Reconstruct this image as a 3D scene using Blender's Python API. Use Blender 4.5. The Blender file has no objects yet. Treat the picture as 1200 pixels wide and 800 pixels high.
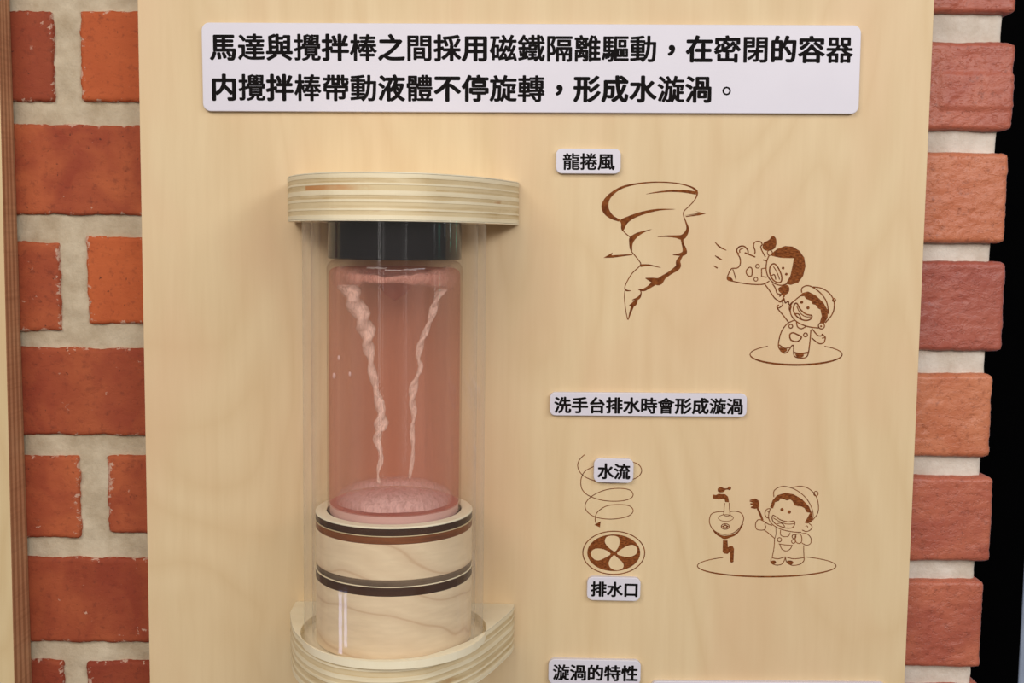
import bpy, bmesh, math, random
from mathutils import Vector, Matrix, noise
C = bpy.context.scene.collection
SC = bpy.context.scene

# ------------------------------------------------------------------ camera
F = 1320.0                      # focal length in pixels of a 1200 x 800 frame
D = 0.726                       # metres from the lens to the face of the plywood board
dn = Vector((434.6 - 600, 15113 - 400, F)).normalized()      # world down in camera axes (x right, y down, z forward)
s_ = (165.4) / 14713.0
hx = Vector((1, s_, 0)).normalized()
hx = (hx - dn * hx.dot(dn)).normalized()
up = -dn
ny = up.cross(hx)
W2C = Matrix((hx, ny, up)).transposed()      # columns: world x, y, z in camera axes
C2W = W2C.transposed()
CAM = Vector((0, -D, 0))
right_w = C2W @ Vector((1, 0, 0)); down_w = C2W @ Vector((0, 1, 0)); fwd_w = C2W @ Vector((0, 0, 1))
cam_data = bpy.data.cameras.new('camera')
cam = bpy.data.objects.new('camera', cam_data)
C.objects.link(cam)
m = Matrix((right_w, -down_w, -fwd_w)).transposed().to_4x4()
m.translation = CAM
cam.matrix_world = m
cam_data.sensor_width = 36.0
cam_data.lens = 36.0 * F / 1200.0
cam_data.clip_start = 0.01
SC.camera = cam

# ------------------------------------------------------------------ world, lights, exposure
w = bpy.data.worlds.new('world'); SC.world = w; w.use_nodes = True
bg = w.node_tree.nodes['Background']
bg.inputs[0].default_value = (0.95, 0.88, 0.80, 1); bg.inputs[1].default_value = 0.22

def area(name, loc, target, sx, sy, power, col):
    l = bpy.data.lights.new(name, 'AREA'); l.shape = 'RECTANGLE'; l.size = sx; l.size_y = sy
    l.energy = power; l.color = col
    o = bpy.data.objects.new(name, l); C.objects.link(o); o.location = loc
    d = Vector(target) - Vector(loc)
    o.rotation_euler = d.to_track_quat('-Z', 'Y').to_euler()
    return o
area('ceiling_light_key', (-0.9, -1.6, 1.05), (0.0, 0, -0.15), 1.1, 0.8, 23, (1.0, 0.93, 0.85))
area('ceiling_light_cool', (1.5, -1.3, 0.95), (0.35, 0, -0.12), 0.7, 0.5, 10, (0.84, 0.90, 1.0))
area('wall_light_near', (0.75, -1.35, 0.50), (0.25, 0, -0.18), 0.6, 0.45, 7, (1.0, 0.95, 0.90))
area('ceiling_light_front', (0.1, -3.2, 0.8), (0.0, 0, -0.15), 1.6, 0.5, 34, (1.0, 0.94, 0.88))
area('strip_light_left', (-0.80, -3.1, 0.1), (-0.07, -0.05, -0.05), 0.045, 1.7, 0.9, (1.0, 0.96, 0.92))
area('strip_light_right', (1.0, -3.0, 0.1), (-0.07, -0.05, -0.05), 0.03, 1.7, 0.35, (1.0, 0.96, 0.92))
area('strip_light_blue', (-2.3, -1.12, -1.10), (-0.07, -0.05, -0.2), 0.22, 0.24, 1.8, (0.55, 0.60, 1.0))
area('display_light_green', (2.6, -0.22, 0.03), (-0.07, -0.05, 0.0), 0.05, 0.12, 0.10, (0.1, 1.0, 0.7))
area('display_light_white', (2.2, -0.60, 0.06), (-0.07, -0.05, 0.0), 0.03, 0.10, 0.08, (0.9, 0.95, 1.0))
SC.view_settings.view_transform = 'Standard'
SC.view_settings.look = 'None'
SC.view_settings.exposure = -0.27
SC.view_settings.gamma = 1.0
SC.view_settings.use_curve_mapping = False
SC.cycles.transparent_max_bounces = 24

# ------------------------------------------------------------------ helpers
def ray(px, py):
    return C2W @ Vector(((px - 600) / F, (py - 400) / F, 1.0))
def on_y(px, py, y=0.0):
    r = ray(px, py); t = (y - CAM.y) / r.y
    return CAM + r * t
def on_z(px, py, z):
    r = ray(px, py); t = (z - CAM.z) / r.z
    return CAM + r * t

def tag(o, label=None, cat=None, group=None, kind=None):
    if label: o['label'] = label
    if cat: o['category'] = cat
    if group: o['group'] = group
    if kind: o['kind'] = kind
    return o
def link(name, me, mats, parent=None, smooth=False):
    if not isinstance(mats, (list, tuple)): mats = [mats]
    for mm in mats: me.materials.append(mm)
    o = bpy.data.objects.new(name, me); C.objects.link(o)
    if smooth:
        for p in me.polygons: p.use_smooth = True
    if parent: o.parent = parent
    return o
def pydata(name, v, f, mats, parent=None, smooth=False, midx=None):
    me = bpy.data.meshes.new(name); me.from_pydata([tuple(p) for p in v], [], f); me.update()
    o = link(name, me, mats, parent, smooth)
    if midx:
        for p, i in zip(me.polygons, midx): p.material_index = i
    return o
def fixn(o):
    bm = bmesh.new(); bm.from_mesh(o.data); bmesh.ops.recalc_face_normals(bm, faces=bm.faces); bm.to_mesh(o.data); bm.free()
def from_bm(name, bm, mats, parent=None, smooth=False):
    me = bpy.data.meshes.new(name); bm.to_mesh(me); bm.free()
    return link(name, me, mats, parent, smooth)
def empty(name, loc):
    o = bpy.data.objects.new(name, None); C.objects.link(o); o.location = loc; o.empty_display_size = 0.02
    return o
def keep(o, parent):
    # parent while the child's coordinates stay in world space
    o.parent = parent; o.matrix_parent_inverse = Matrix.Translation(-parent.location)
    return o
def box_bm(x0, x1, y0, y1, z0, z1, bev=0.0, seg=2):
    bm = bmesh.new()
    bmesh.ops.create_cube(bm, size=1.0)
    for v in bm.verts:
        v.co = Vector((x0 if v.co.x < 0 else x1, y0 if v.co.y < 0 else y1, z0 if v.co.z < 0 else z1))
    if bev: bmesh.ops.bevel(bm, geom=bm.edges[:], offset=bev, segments=seg, affect='EDGES', profile=0.5)
    return bm
def lathe(name, prof, cx, cy, mats, parent=None, n=96, smooth=True, closed=False, midx=None):
    v = []; f = []; mi = []
    for r, z in prof:
        for k in range(n):
            a = 2 * math.pi * k / n
            v.append((cx + r * math.cos(a), cy + r * math.sin(a), z))
    m_ = len(prof); rng = m_ if closed else m_ - 1
    for i in range(rng):
        j = (i + 1) % m_
        for k in range(n):
            k2 = (k + 1) % n
            f.append((i * n + k, i * n + k2, j * n + k2, j * n + k)); mi.append(midx[i] if midx else 0)
    if not closed:
        if prof[0][0] > 1e-6: f.append(tuple(range(n - 1, -1, -1))); mi.append(midx[0] if midx else 0)
        if prof[-1][0] > 1e-6: f.append(tuple((m_ - 1) * n + k for k in range(n))); mi.append(midx[-1] if midx else 0)
    o = pydata(name, v, f, mats, None, smooth, mi)
    bm = bmesh.new(); bm.from_mesh(o.data)
    bmesh.ops.remove_doubles(bm, verts=bm.verts, dist=1e-7)
    bmesh.ops.recalc_face_normals(bm, faces=bm.faces)
    bm.to_mesh(o.data); bm.free()
    if smooth: 
        try: o.data.set_sharp_from_angle(angle=math.radians(35))
        except Exception: pass
    if parent: keep(o, parent)
    return o

# ------------------------------------------------------------------ materials
def nm(name):
    m_ = bpy.data.materials.new(name); m_.use_nodes = True
    nt = m_.node_tree; b = nt.nodes['Principled BSDF']
    return m_, nt, b
def N(nt, t, **kw):
    n = nt.nodes.new(t)
    for k, v in kw.items():
        if k in ('op', 'operation'): n.operation = v
        elif k == 'blend': n.blend_type = v
        else: setattr(n, k, v)
    return n
def ramp(nt, src, stops, interp='LINEAR'):
    r = N(nt, 'ShaderNodeValToRGB'); r.color_ramp.interpolation = interp
    e = r.color_ramp.elements
    while len(e) < len(stops): e.new(0.5)
    for el, (p, c) in zip(e, stops):
        el.position = p; el.color = (c, c, c, 1) if isinstance(c, (int, float)) else (*c, 1)
    nt.links.new(src, r.inputs[0]); return r.outputs[0]
def mapping(nt, scale, rot=(0, 0, 0), loc=(0, 0, 0), coord='Object'):
    tc = N(nt, 'ShaderNodeTexCoord'); mp = N(nt, 'ShaderNodeMapping')
    mp.inputs['Scale'].default_value = scale; mp.inputs['Rotation'].default_value = rot; mp.inputs['Location'].default_value = loc
    nt.links.new(tc.outputs[coord], mp.inputs[0]); return mp.outputs[0]
def noise_tex(nt, vec, scale, detail=3, rough=0.5, dist=0.0):
    n = N(nt, 'ShaderNodeTexNoise'); n.inputs['Scale'].default_value = scale; n.inputs['Detail'].default_value = detail
    n.inputs['Roughness'].default_value = rough; n.inputs['Distortion'].default_value = dist
    nt.links.new(vec, n.inputs['Vector']); return n.outputs['Fac']
def mix(nt, a, b, fac, blend='MIX'):
    n = N(nt, 'ShaderNodeMix'); n.data_type = 'RGBA'; n.blend_type = blend
    for s, v in ((n.inputs[0], fac), (n.inputs[6], a), (n.inputs[7], b)):
        if hasattr(v, 'node'): nt.links.new(v, s)
        elif isinstance(v, (int, float)): s.default_value = v if s.type == 'VALUE' else (v, v, v, 1)
        else: s.default_value = (*v, 1)
    return n.outputs[2]
def bump(nt, b, h, strength, dist):
    n = N(nt, 'ShaderNodeBump'); n.inputs['Strength'].default_value = strength; n.inputs['Distance'].default_value = dist
    nt.links.new(h, n.inputs['Height']); nt.links.new(n.outputs[0], b.inputs['Normal'])
def lin(r, g, b_):
    return tuple(((c / 255) / 12.92 if c / 255 <= 0.04045 else ((c / 255 + 0.055) / 1.055) ** 2.4) for c in (r, g, b_))

def wood_face(name, base, dark, pink, seed=0.0):
    m_, nt, b = nm(name)
    v1 = mapping(nt, (16, 16, 1.2), loc=(seed, 0, seed))
    fine = noise_tex(nt, v1, 9.0, 4, 0.6, 0.2)
    v2 = mapping(nt, (6.5, 6.5, 2.2), loc=(seed + 3, 1, 0))
    n2 = noise_tex(nt, v2, 1.3, 2, 0.5, 0.6)
    mul = N(nt, 'ShaderNodeMath', op='MULTIPLY'); mul.inputs[1].default_value = 17.0; nt.links.new(n2, mul.inputs[0])
    fr = N(nt, 'ShaderNodeMath', op='PINGPONG'); fr.inputs[1].default_value = 1.0; nt.links.new(mul.outputs[0], fr.inputs[0])
    rings = ramp(nt, fr.outputs[0], [(0.0, 0.8), (0.3, 0.45), (0.8, 0.05), (1.0, 0.0)])
    v3 = mapping(nt, (9, 9, 4.5), loc=(seed + 7, 0, 2))
    blot = ramp(nt, noise_tex(nt, v3, 1.0, 3, 0.6, 0.4), [(0.45, 0.0), (0.75, 1.0)])
    c = mix(nt, base, dark, ramp(nt, fine, [(0.35, 0.0), (0.75, 0.24)]))
    mr = N(nt, 'ShaderNodeMath', op='MULTIPLY'); mr.inputs[1].default_value = 0.30; nt.links.new(rings, mr.inputs[0])
    c = mix(nt, c, dark, mr.outputs[0])
    mb = N(nt, 'ShaderNodeMath', op='MULTIPLY'); mb.inputs[1].default_value = 0.65; nt.links.new(blot, mb.inputs[0])
    c = mix(nt, c, pink, mb.outputs[0])
    nt.links.new(c, b.inputs['Base Color'])
    b.inputs['Roughness'].default_value = 0.5
    b.inputs['Specular IOR Level'].default_value = 0.3
    bump(nt, b, fine, 0.08, 0.0002)
    return m_
M = {}
M['board'] = wood_face('birch_plywood_face', lin(222, 199, 160), lin(198, 166, 120), lin(218, 183, 146))
M['board2'] = wood_face('birch_plywood_face_left', lin(212, 190, 148), lin(190, 158, 112), lin(208, 174, 132), 4.0)
M['pale'] = wood_face('pale_plywood_top', lin(244, 236, 210), lin(226, 212, 178), lin(226, 206, 176), 8.0)

def ply_layer(name, c1, c2, spots=False):
    m_, nt, b = nm(name)
    v = mapping(nt, (26, 26, 150))
    n = noise_tex(nt, v, 1.0, 4, 0.65, 0.2)
    c = mix(nt, c1, c2, ramp(nt, n, [(0.3, 0.0), (0.7, 1.0)]))
    wv = noise_tex(nt, mapping(nt, (3, 3, 420)), 1.0, 2, 0.5)
    c = mix(nt, c, c1, ramp(nt, wv, [(0.4, 0.0), (0.6, 0.8)]))
    if spots:
        v2 = mapping(nt, (30, 30, 90)); s = ramp(nt, noise_tex(nt, v2, 1.0, 2, 0.5), [(0.66, 0.0), (0.74, 0.8)])
        c = mix(nt, c, lin(168, 112, 62), s)
    nt.links.new(c, b.inputs['Base Color']); b.inputs['Roughness'].default_value = 0.65
    b.inputs['Specular IOR Level'].default_value = 0.25
    bump(nt, b, n, 0.3, 0.0006)
    return m_
M['ply_light'] = ply_layer('plywood_layer_light', lin(238, 226, 196), lin(222, 206, 170))
M['ply_tan'] = ply_layer('plywood_layer_tan', lin(222, 204, 166), lin(184, 156, 108), True)
M['ply_brown'] = ply_layer('plywood_edge_brown', lin(206, 158, 120), lin(186, 138, 102))
M['ply_brown2'] = ply_layer('plywood_edge_brown_dark', lin(176, 128, 92), lin(160, 114, 82))
def streak_mat():
    m_, nt, b = nm('brown_glue_streak')
    sp = N(nt, 'ShaderNodeSeparateXYZ'); nt.links.new(mapping(nt, (1, 1, 1)), sp.inputs[0])
    r = N(nt, 'ShaderNodeMapRange'); r.inputs['From Min'].default_value = -0.122; r.inputs['From Max'].default_value = -0.070
    nt.links.new(sp.outputs[0], r.inputs['Value'])
    n = noise_tex(nt, mapping(nt, (90, 90, 260)), 1.0, 4, 0.65, 0.2)
    ad = N(nt, 'ShaderNodeMath', op='MULTIPLY_ADD'); ad.inputs[1].default_value = 0.8; ad.inputs[2].default_value = -0.4
    nt.links.new(n, ad.inputs[0]); a2 = N(nt, 'ShaderNodeMath', op='ADD'); nt.links.new(ad.outputs[0], a2.inputs[0]); nt.links.new(r.outputs[0], a2.inputs[1])
    nt.links.new(mix(nt, lin(196, 140, 88), lin(216, 196, 154), ramp(nt, a2.outputs[0], [(0.25, 0.0), (0.95, 1.0)])), b.inputs['Base Color'])
    b.inputs['Roughness'].default_value = 0.7
    return m_
M['streak'] = streak_mat()
M['burnt'] = ply_layer('scorched_plywood_edge', lin(70, 42, 26), lin(42, 26, 18))
M['burnt_brown'] = ply_layer('toasted_plywood_edge', lin(136, 78, 40), lin(84, 46, 26))
M['burnt_grey'] = ply_layer('scorched_grey_edge', lin(128, 108, 88), lin(88, 72, 58))

def drum_wood():
    m_, nt, b = nm('turned_pine_side')
    vec = mapping(nt, (1, 1, 1))
    sp = N(nt, 'ShaderNodeSeparateXYZ'); nt.links.new(vec, sp.inputs[0])
    n = noise_tex(nt, mapping(nt, (11, 11, 22)), 1.0, 2, 0.5, 0.3)
    a = N(nt, 'ShaderNodeMath', op='MULTIPLY_ADD'); a.inputs[1].default_value = 30.0; nt.links.new(sp.outputs[0], a.inputs[0])
    z = N(nt, 'ShaderNodeMath', op='MULTIPLY'); z.inputs[1].default_value = 90.0; nt.links.new(sp.outputs[2], z.inputs[0])
    nt.links.new(z.outputs[0], a.inputs[2])
    q = N(nt, 'ShaderNodeMath', op='MULTIPLY_ADD'); q.inputs[1].default_value = 4.5; nt.links.new(n, q.inputs[0]); nt.links.new(a.outputs[0], q.inputs[2])
    pp = N(nt, 'ShaderNodeMath', op='PINGPONG'); pp.inputs[1].default_value = 1.0; nt.links.new(q.outputs[0], pp.inputs[0])
    r = ramp(nt, pp.outputs[0], [(0.0, 0.6), (0.10, 0.22), (0.5, 0.0), (1.0, 0.12)])
    f = noise_tex(nt, mapping(nt, (90, 90, 500)), 1.0, 3, 0.6)
    c = mix(nt, lin(236, 214, 180), lin(190, 148, 112), r)
    c = mix(nt, c, lin(210, 184, 148), ramp(nt, f, [(0.4, 0.0), (0.8, 0.4)]))
    nt.links.new(c, b.inputs['Base Color']); b.inputs['Roughness'].default_value = 0.5
    return m_
M['drum'] = drum_wood()

def brick_mat(name, c1, c2, c3, gloss=0.6, resid=0.72, bs=0.5, edge=False):
    m_, nt, b = nm(name)
    oi = N(nt, 'ShaderNodeObjectInfo')
    tc = N(nt, 'ShaderNodeTexCoord')
    mp = N(nt, 'ShaderNodeVectorMath', op='ADD'); nt.links.new(tc.outputs['Object'], mp.inputs[0])
    comb = N(nt, 'ShaderNodeCombineXYZ'); mm = N(nt, 'ShaderNodeMath', op='MULTIPLY'); mm.inputs[1].default_value = 5.0
    nt.links.new(oi.outputs['Random'], mm.inputs[0]); nt.links.new(mm.outputs[0], comb.inputs[1]); nt.links.new(comb.outputs[0], mp.inputs[1])
    vec = mp.outputs[0]
    big = noise_tex(nt, vec, 26, 3, 0.6, 0.5)
    c = mix(nt, c1, c2, ramp(nt, big, [(0.35, 0.0), (0.65, 1.0)]))
    c = mix(nt, c, c3, ramp(nt, oi.outputs['Random'], [(0.0, 0.0), (1.0, 0.75)]))
    fine = noise_tex(nt, vec, 260, 4, 0.65)
    c = mix(nt, c, lin(90, 36, 24), ramp(nt, fine, [(0.25, 0.5), (0.45, 0.0)]))
    med = noise_tex(nt, vec, 95, 4, 0.7, 0.3)
    c = mix(nt, c, lin(205, 170, 150), ramp(nt, med, [(resid, 0.0), (resid + 0.05, 0.75)]))
    if edge:
        g = N(nt, 'ShaderNodeSeparateXYZ'); nt.links.new(tc.outputs['Generated'], g.inputs[0])
        ed = []
        for q in (0, 2):
            p1 = N(nt, 'ShaderNodeMath', op='PINGPONG'); p1.inputs[1].default_value = 0.5; nt.links.new(g.outputs[q], p1.inputs[0]); ed.append(p1.outputs[0])
        mn = N(nt, 'ShaderNodeMath', op='MINIMUM'); nt.links.new(ed[0], mn.inputs[0]); nt.links.new(ed[1], mn.inputs[1])
        em = ramp(nt, mn.outputs[0], [(0.0, 0.30), (0.10, 0.0)])
        en = N(nt, 'ShaderNodeMath', op='ADD'); nt.links.new(em, en.inputs[0]); nt.links.new(noise_tex(nt, vec, 170, 4, 0.7, 0.3), en.inputs[1])
        c = mix(nt, c, lin(206, 178, 158), ramp(nt, en.outputs[0], [(0.79, 0.0), (0.85, 0.7)]))
        c = mix(nt, c, lin(60, 28, 18), ramp(nt, noise_tex(nt, vec, 340, 2, 0.5), [(0.70, 0.0), (0.76, 0.7)]))
    nt.links.new(c, b.inputs['Base Color'])
    b.inputs['Roughness'].default_value = gloss
    b.inputs['Specular IOR Level'].default_value = 0.4
    st = N(nt, 'ShaderNodeMapping'); st.inputs['Scale'].default_value = (75, 75, 120); nt.links.new(vec, st.inputs[0])
    h = noise_tex(nt, st.outputs[0], 1.0, 5, 0.62, 0.6)
    pn = noise_tex(nt, st.outputs[0], 3.2, 3, 0.55, 0.3)
    pits = ramp(nt, pn, [(0.0, 0.0), (0.34, 0.0), (0.42, 1.0), (0.60, 1.0), (0.68, 1.35)])
    ha = N(nt, 'ShaderNodeMath', op='MULTIPLY_ADD'); ha.inputs[1].default_value = 0.28
    nt.links.new(pits, ha.inputs[0]); nt.links.new(h, ha.inputs[2])
    bump(nt, b, ha.outputs[0], bs, 0.0022)
    return m_
M['brick_l'] = brick_mat('red_brick_matt', lin(146, 62, 38), lin(178, 92, 54), lin(130, 52, 32), 0.8, 0.67, 0.25, True)
M['brick_o'] = brick_mat('orange_brick_glazed', lin(182, 104, 72), lin(202, 128, 94), lin(190, 112, 82), 0.38, 0.72, 0.5)
M['brick_lo'] = brick_mat('orange_brick_matt', lin(172, 80, 40), lin(192, 98, 52), lin(176, 84, 44), 0.8, 0.67, 0.25, True)
M['brick_r'] = brick_mat('red_brick_glazed', lin(166, 88, 70), lin(190, 110, 84), lin(156, 82, 72), 0.38, 0.72, 0.5)
def mortar_mat():
    m_, nt, b = nm('cream_mortar')
    vec = mapping(nt, (1, 1, 1))
    n = noise_tex(nt, vec, 40, 5, 0.65)
    f = noise_tex(nt, vec, 420, 3, 0.6)
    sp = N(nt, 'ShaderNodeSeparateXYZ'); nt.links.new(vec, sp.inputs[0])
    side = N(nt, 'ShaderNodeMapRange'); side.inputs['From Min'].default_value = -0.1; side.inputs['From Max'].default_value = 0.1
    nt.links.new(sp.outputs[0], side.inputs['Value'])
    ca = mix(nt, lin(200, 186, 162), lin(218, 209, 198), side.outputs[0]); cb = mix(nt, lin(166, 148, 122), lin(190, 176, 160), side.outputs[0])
    c = mix(nt, ca, cb, ramp(nt, n, [(0.35, 0.0), (0.7, 1.0)]))
    nt.links.new(c, b.inputs['Base Color']); b.inputs['Roughness'].default_value = 0.9
    a = N(nt, 'ShaderNodeMath', op='ADD'); nt.links.new(n, a.inputs[0]); nt.links.new(f, a.inputs[1])
    bump(nt, b, a.outputs[0], 0.5, 0.0010)
    return m_
M['mortar'] = mortar_mat()
def plain(name, col, rough=0.5, spec=0.5, var=0.06, scale=30):
    m_, nt, b = nm(name)
    n = noise_tex(nt, mapping(nt, (1, 1, 1)), scale, 3)
    c2 = tuple(max(0, x * (1 - var * 3)) for x in col)
    nt.links.new(mix(nt, col, c2, ramp(nt, n, [(0.3, 0.0), (0.7, 1.0)])), b.inputs['Base Color'])
    b.inputs['Roughness'].default_value = rough; b.inputs['Specular IOR Level'].default_value = spec
    return m_
M['base_pink'] = plain('pale_pink_acrylic', lin(214, 172, 164), 0.4, 0.4, 0.01)
M['plate'] = plain('white_acrylic', lin(216, 213, 225), 0.35, 0.4, 0.01)
M['ink'] = plain('black_print', lin(16, 12, 12), 0.7, 0.1)
M['black_plastic'] = plain('glossy_black_plastic', lin(26, 24, 27), 0.12, 0.5)
M['dark_hall'] = plain('unlit_hall_black', (0.0035, 0.0035, 0.004), 0.95, 0.05)
M['pale_blue'] = plain('pale_blue_laminate', lin(176, 190, 214), 0.5, 0.4)
M['floor'] = plain('grey_floor', lin(120, 112, 104), 0.6, 0.3)
def engraved():
    m_, nt, b = nm('laser_scorched_wood')
    n = noise_tex(nt, mapping(nt, (500, 500, 1500)), 1.0, 2)
    c = mix(nt, lin(146, 84, 42), lin(92, 46, 20), ramp(nt, n, [(0.35, 0.0), (0.65, 1.0)]))
    nt.links.new(c, b.inputs['Base Color']); b.inputs['Roughness'].default_value = 0.8; b.inputs['Specular IOR Level'].default_value = 0.1
    return m_
M['engraved'] = engraved()
def engraved_line():
    m_, nt, b = nm('laser_scorched_line')
    n = noise_tex(nt, mapping(nt, (300, 300, 300)), 1.0, 2)
    c = mix(nt, lin(136, 78, 38), lin(100, 50, 22), ramp(nt, n, [(0.35, 0.0), (0.65, 1.0)]))
    nt.links.new(c, b.inputs['Base Color']); b.inputs['Roughness'].default_value = 0.8; b.inputs['Specular IOR Level'].default_value = 0.1
    return m_
M['engraved_line'] = engraved_line()

def clear(name, tint, edge_tint, refl=0.9, milk=0.0, milkcol=(1, 1, 1), rough=0.045, streak=False, edge_milk=0):
    m_ = bpy.data.materials.new(name); m_.use_nodes = True; nt = m_.node_tree; nt.nodes.clear()
    out = N(nt, 'ShaderNodeOutputMaterial')
    tr = N(nt, 'ShaderNodeBsdfTransparent'); gl = N(nt, 'ShaderNodeBsdfGlossy'); gl.inputs['Roughness'].default_value = rough
    lw = N(nt, 'ShaderNodeLayerWeight'); lw.inputs[0].default_value = 0.35
    nt.links.new(mix(nt, tint, edge_tint, ramp(nt, lw.outputs['Facing'], [(0.35, 0.0), (1.0, 1.0)])), tr.inputs[0])
    lf = N(nt, 'ShaderNodeLayerWeight'); lf.inputs[0].default_value = 0.5
    pw = N(nt, 'ShaderNodeMath', op='POWER'); pw.inputs[1].default_value = 5.0; nt.links.new(lf.outputs['Facing'], pw.inputs[0])
    mu = N(nt, 'ShaderNodeMath', op='MULTIPLY_ADD'); mu.inputs[1].default_value = 0.35 * refl; mu.inputs[2].default_value = 0.04 * refl
    nt.links.new(pw.outputs[0], mu.inputs[0])
    last = tr.outputs[0]
    if milk:
        df = N(nt, 'ShaderNodeBsdfDiffuse'); df.inputs[0].default_value = (*milkcol, 1)
        tl = N(nt, 'ShaderNodeBsdfTranslucent'); tl.inputs[0].default_value = (*milkcol, 1)
        ms = N(nt, 'ShaderNodeMixShader'); ms.inputs[0].default_value = 0.5
        nt.links.new(df.outputs[0], ms.inputs[1]); nt.links.new(tl.outputs[0], ms.inputs[2])
        m2 = N(nt, 'ShaderNodeMixShader')
        if edge_milk:
            nt.links.new(ramp(nt, lf.outputs['Facing'], [(0.50, milk), (0.85, edge_milk)]), m2.inputs[0])
        elif streak:
            n = noise_tex(nt, mapping(nt, (60, 60, 3)), 1.0, 3, 0.6, 0.4)
            nt.links.new(ramp(nt, n, [(0.3, milk * 0.5), (0.75, milk * 1.8)]), m2.inputs[0])
        else: m2.inputs[0].default_value = milk
        nt.links.new(last, m2.inputs[1]); nt.links.new(ms.outputs[0], m2.inputs[2]); last = m2.outputs[0]
    mx = N(nt, 'ShaderNodeMixShader'); nt.links.new(mu.outputs[0], mx.inputs[0])
    nt.links.new(last, mx.inputs[1]); nt.links.new(gl.outputs[0], mx.inputs[2]); nt.links.new(mx.outputs[0], out.inputs[0])
    return m_
M['shell'] = clear('clear_acrylic_shell', (0.996, 0.995, 0.993), (0.975, 0.97, 0.96), 1.0, 0.004, (0.98, 0.97, 0.95), edge_milk=0.16)
M['vessel'] = clear('clear_vessel_acrylic', (0.99, 0.97, 0.96), (0.88, 0.80, 0.76), 0.8)
M['liquid'] = clear('pink_liquid', (0.935, 0.78, 0.755), (0.89, 0.70, 0.67), 0.15, 0.15, lin(246, 204, 192), 0.1, True)
def foam(name, c1, c2, alpha, soft=1.0):
    m_, nt, b = nm(name)
    n = noise_tex(nt, mapping(nt, (330, 330, 90)), 1.0, 4, 0.7, 1.2)
    nt.links.new(mix(nt, c1, c2, ramp(nt, n, [(0.3, 0.0), (0.7, 1.0)])), b.inputs['Base Color'])
    lf = N(nt, 'ShaderNodeLayerWeight'); lf.inputs[0].default_value = 0.5
    fd = ramp(nt, lf.outputs['Facing'], [(0.2, 1.0), (soft, 0.0)])
    mf = N(nt, 'ShaderNodeMath', op='MULTIPLY'); nt.links.new(ramp(nt, n, [(0.25, alpha[0]), (0.6, alpha[1])]), mf.inputs[0]); nt.links.new(fd, mf.inputs[1])
    nt.links.new(mf.outputs[0], b.inputs['Alpha'])
    b.inputs['Roughness'].default_value = 0.4
    return m_
M['strand'] = foam('cream_foam', (1.0, 0.98, 0.90), (1.0, 0.94, 0.82), (0.1, 1.0))
M['foam_ring'] = foam('pink_foam', (1.0, 0.60, 0.50), (1.0, 0.80, 0.68), (0.10, 0.5))
M['lit_haze'] = foam('white_glow_haze', (1.0, 0.96, 0.96), (1.0, 0.92, 0.93), (0.3, 0.8), 0.85)

# ------------------------------------------------------------------ the setting
YB = 0.024                       # face of the bricks behind the board
def PB(px, py, y=YB): return on_y(px, py, y)
z_of = lambda py, px=600, y=YB: on_y(px, py, y).z
XL = -0.62; XR = PB(1171, 165).x; ZT = 0.62; ZB = -1.40

def wall():
    xs = []; x = XL
    pl = PB(172, 500).x + 0.03; pr = PB(1078, 300).x - 0.03
    while x < XR - 1e-4:
        xs.append(x); x += 0.0022 if (x < pl or x > pr) and x > -0.47 else 0.03
    xs.append(XR)
    zs = []; z = ZB
    while z < ZT - 1e-4:
        zs.append(z); z += 0.0022 if -0.36 < z < 0.21 else 0.03
    zs.append(ZT)
    v = []; f = []
    nx, nz = len(xs), len(zs)
    for zi, z in enumerate(zs):
        for xi, x in enumerate(xs):
            p = Vector((x, 0, z))
            d = 0.0012 * noise.noise(p * 60) + 0.0006 * noise.noise(p * 190 + Vector((5, 0, 0)))
            base = 0.0030 if x < 0 else 0.0048
            xx = x + (0.0016 * noise.noise(p * 70) if xi == nx - 1 else 0)
            if xi >= nx - 3 and x > 0: d += (0.0012, 0.0005, 0.0)[nx - 1 - xi]
            v.append((xx, YB + base + d, z))
    for a in range(nz - 1):
        for b in range(nx - 1):
            i = a * nx + b
            f.append((i, i + 1, i + nx + 1, i + nx))
    # body of the wall
    k = len(v); yb = YB + 0.11
    for zi in (0, nz - 1):
        for xi in (0, nx - 1):
            vv = v[zi * nx + xi]; v.append((vv[0], yb, vv[2]))
    # right return, left, top, bottom and back
    f.append([zi * nx + nx - 1 for zi in range(nz)] + [k + 3, k + 1])
    f.append([zi * nx for zi in range(nz - 1, -1, -1)] + [k, k + 2])
    f.append([(nz - 1) * nx + xi for xi in range(nx)][::-1] + [k + 2, k + 3][::1])
    f.append([xi for xi in range(nx)] + [k + 1, k])
    f.append([k, k + 1, k + 3, k + 2])
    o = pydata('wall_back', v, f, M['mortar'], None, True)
    fixn(o)
    try: o.data.set_sharp_from_angle(angle=math.radians(60))
    except Exception: pass
    o['kind'] = 'structure'
    return o
wall_back = wall()

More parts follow.
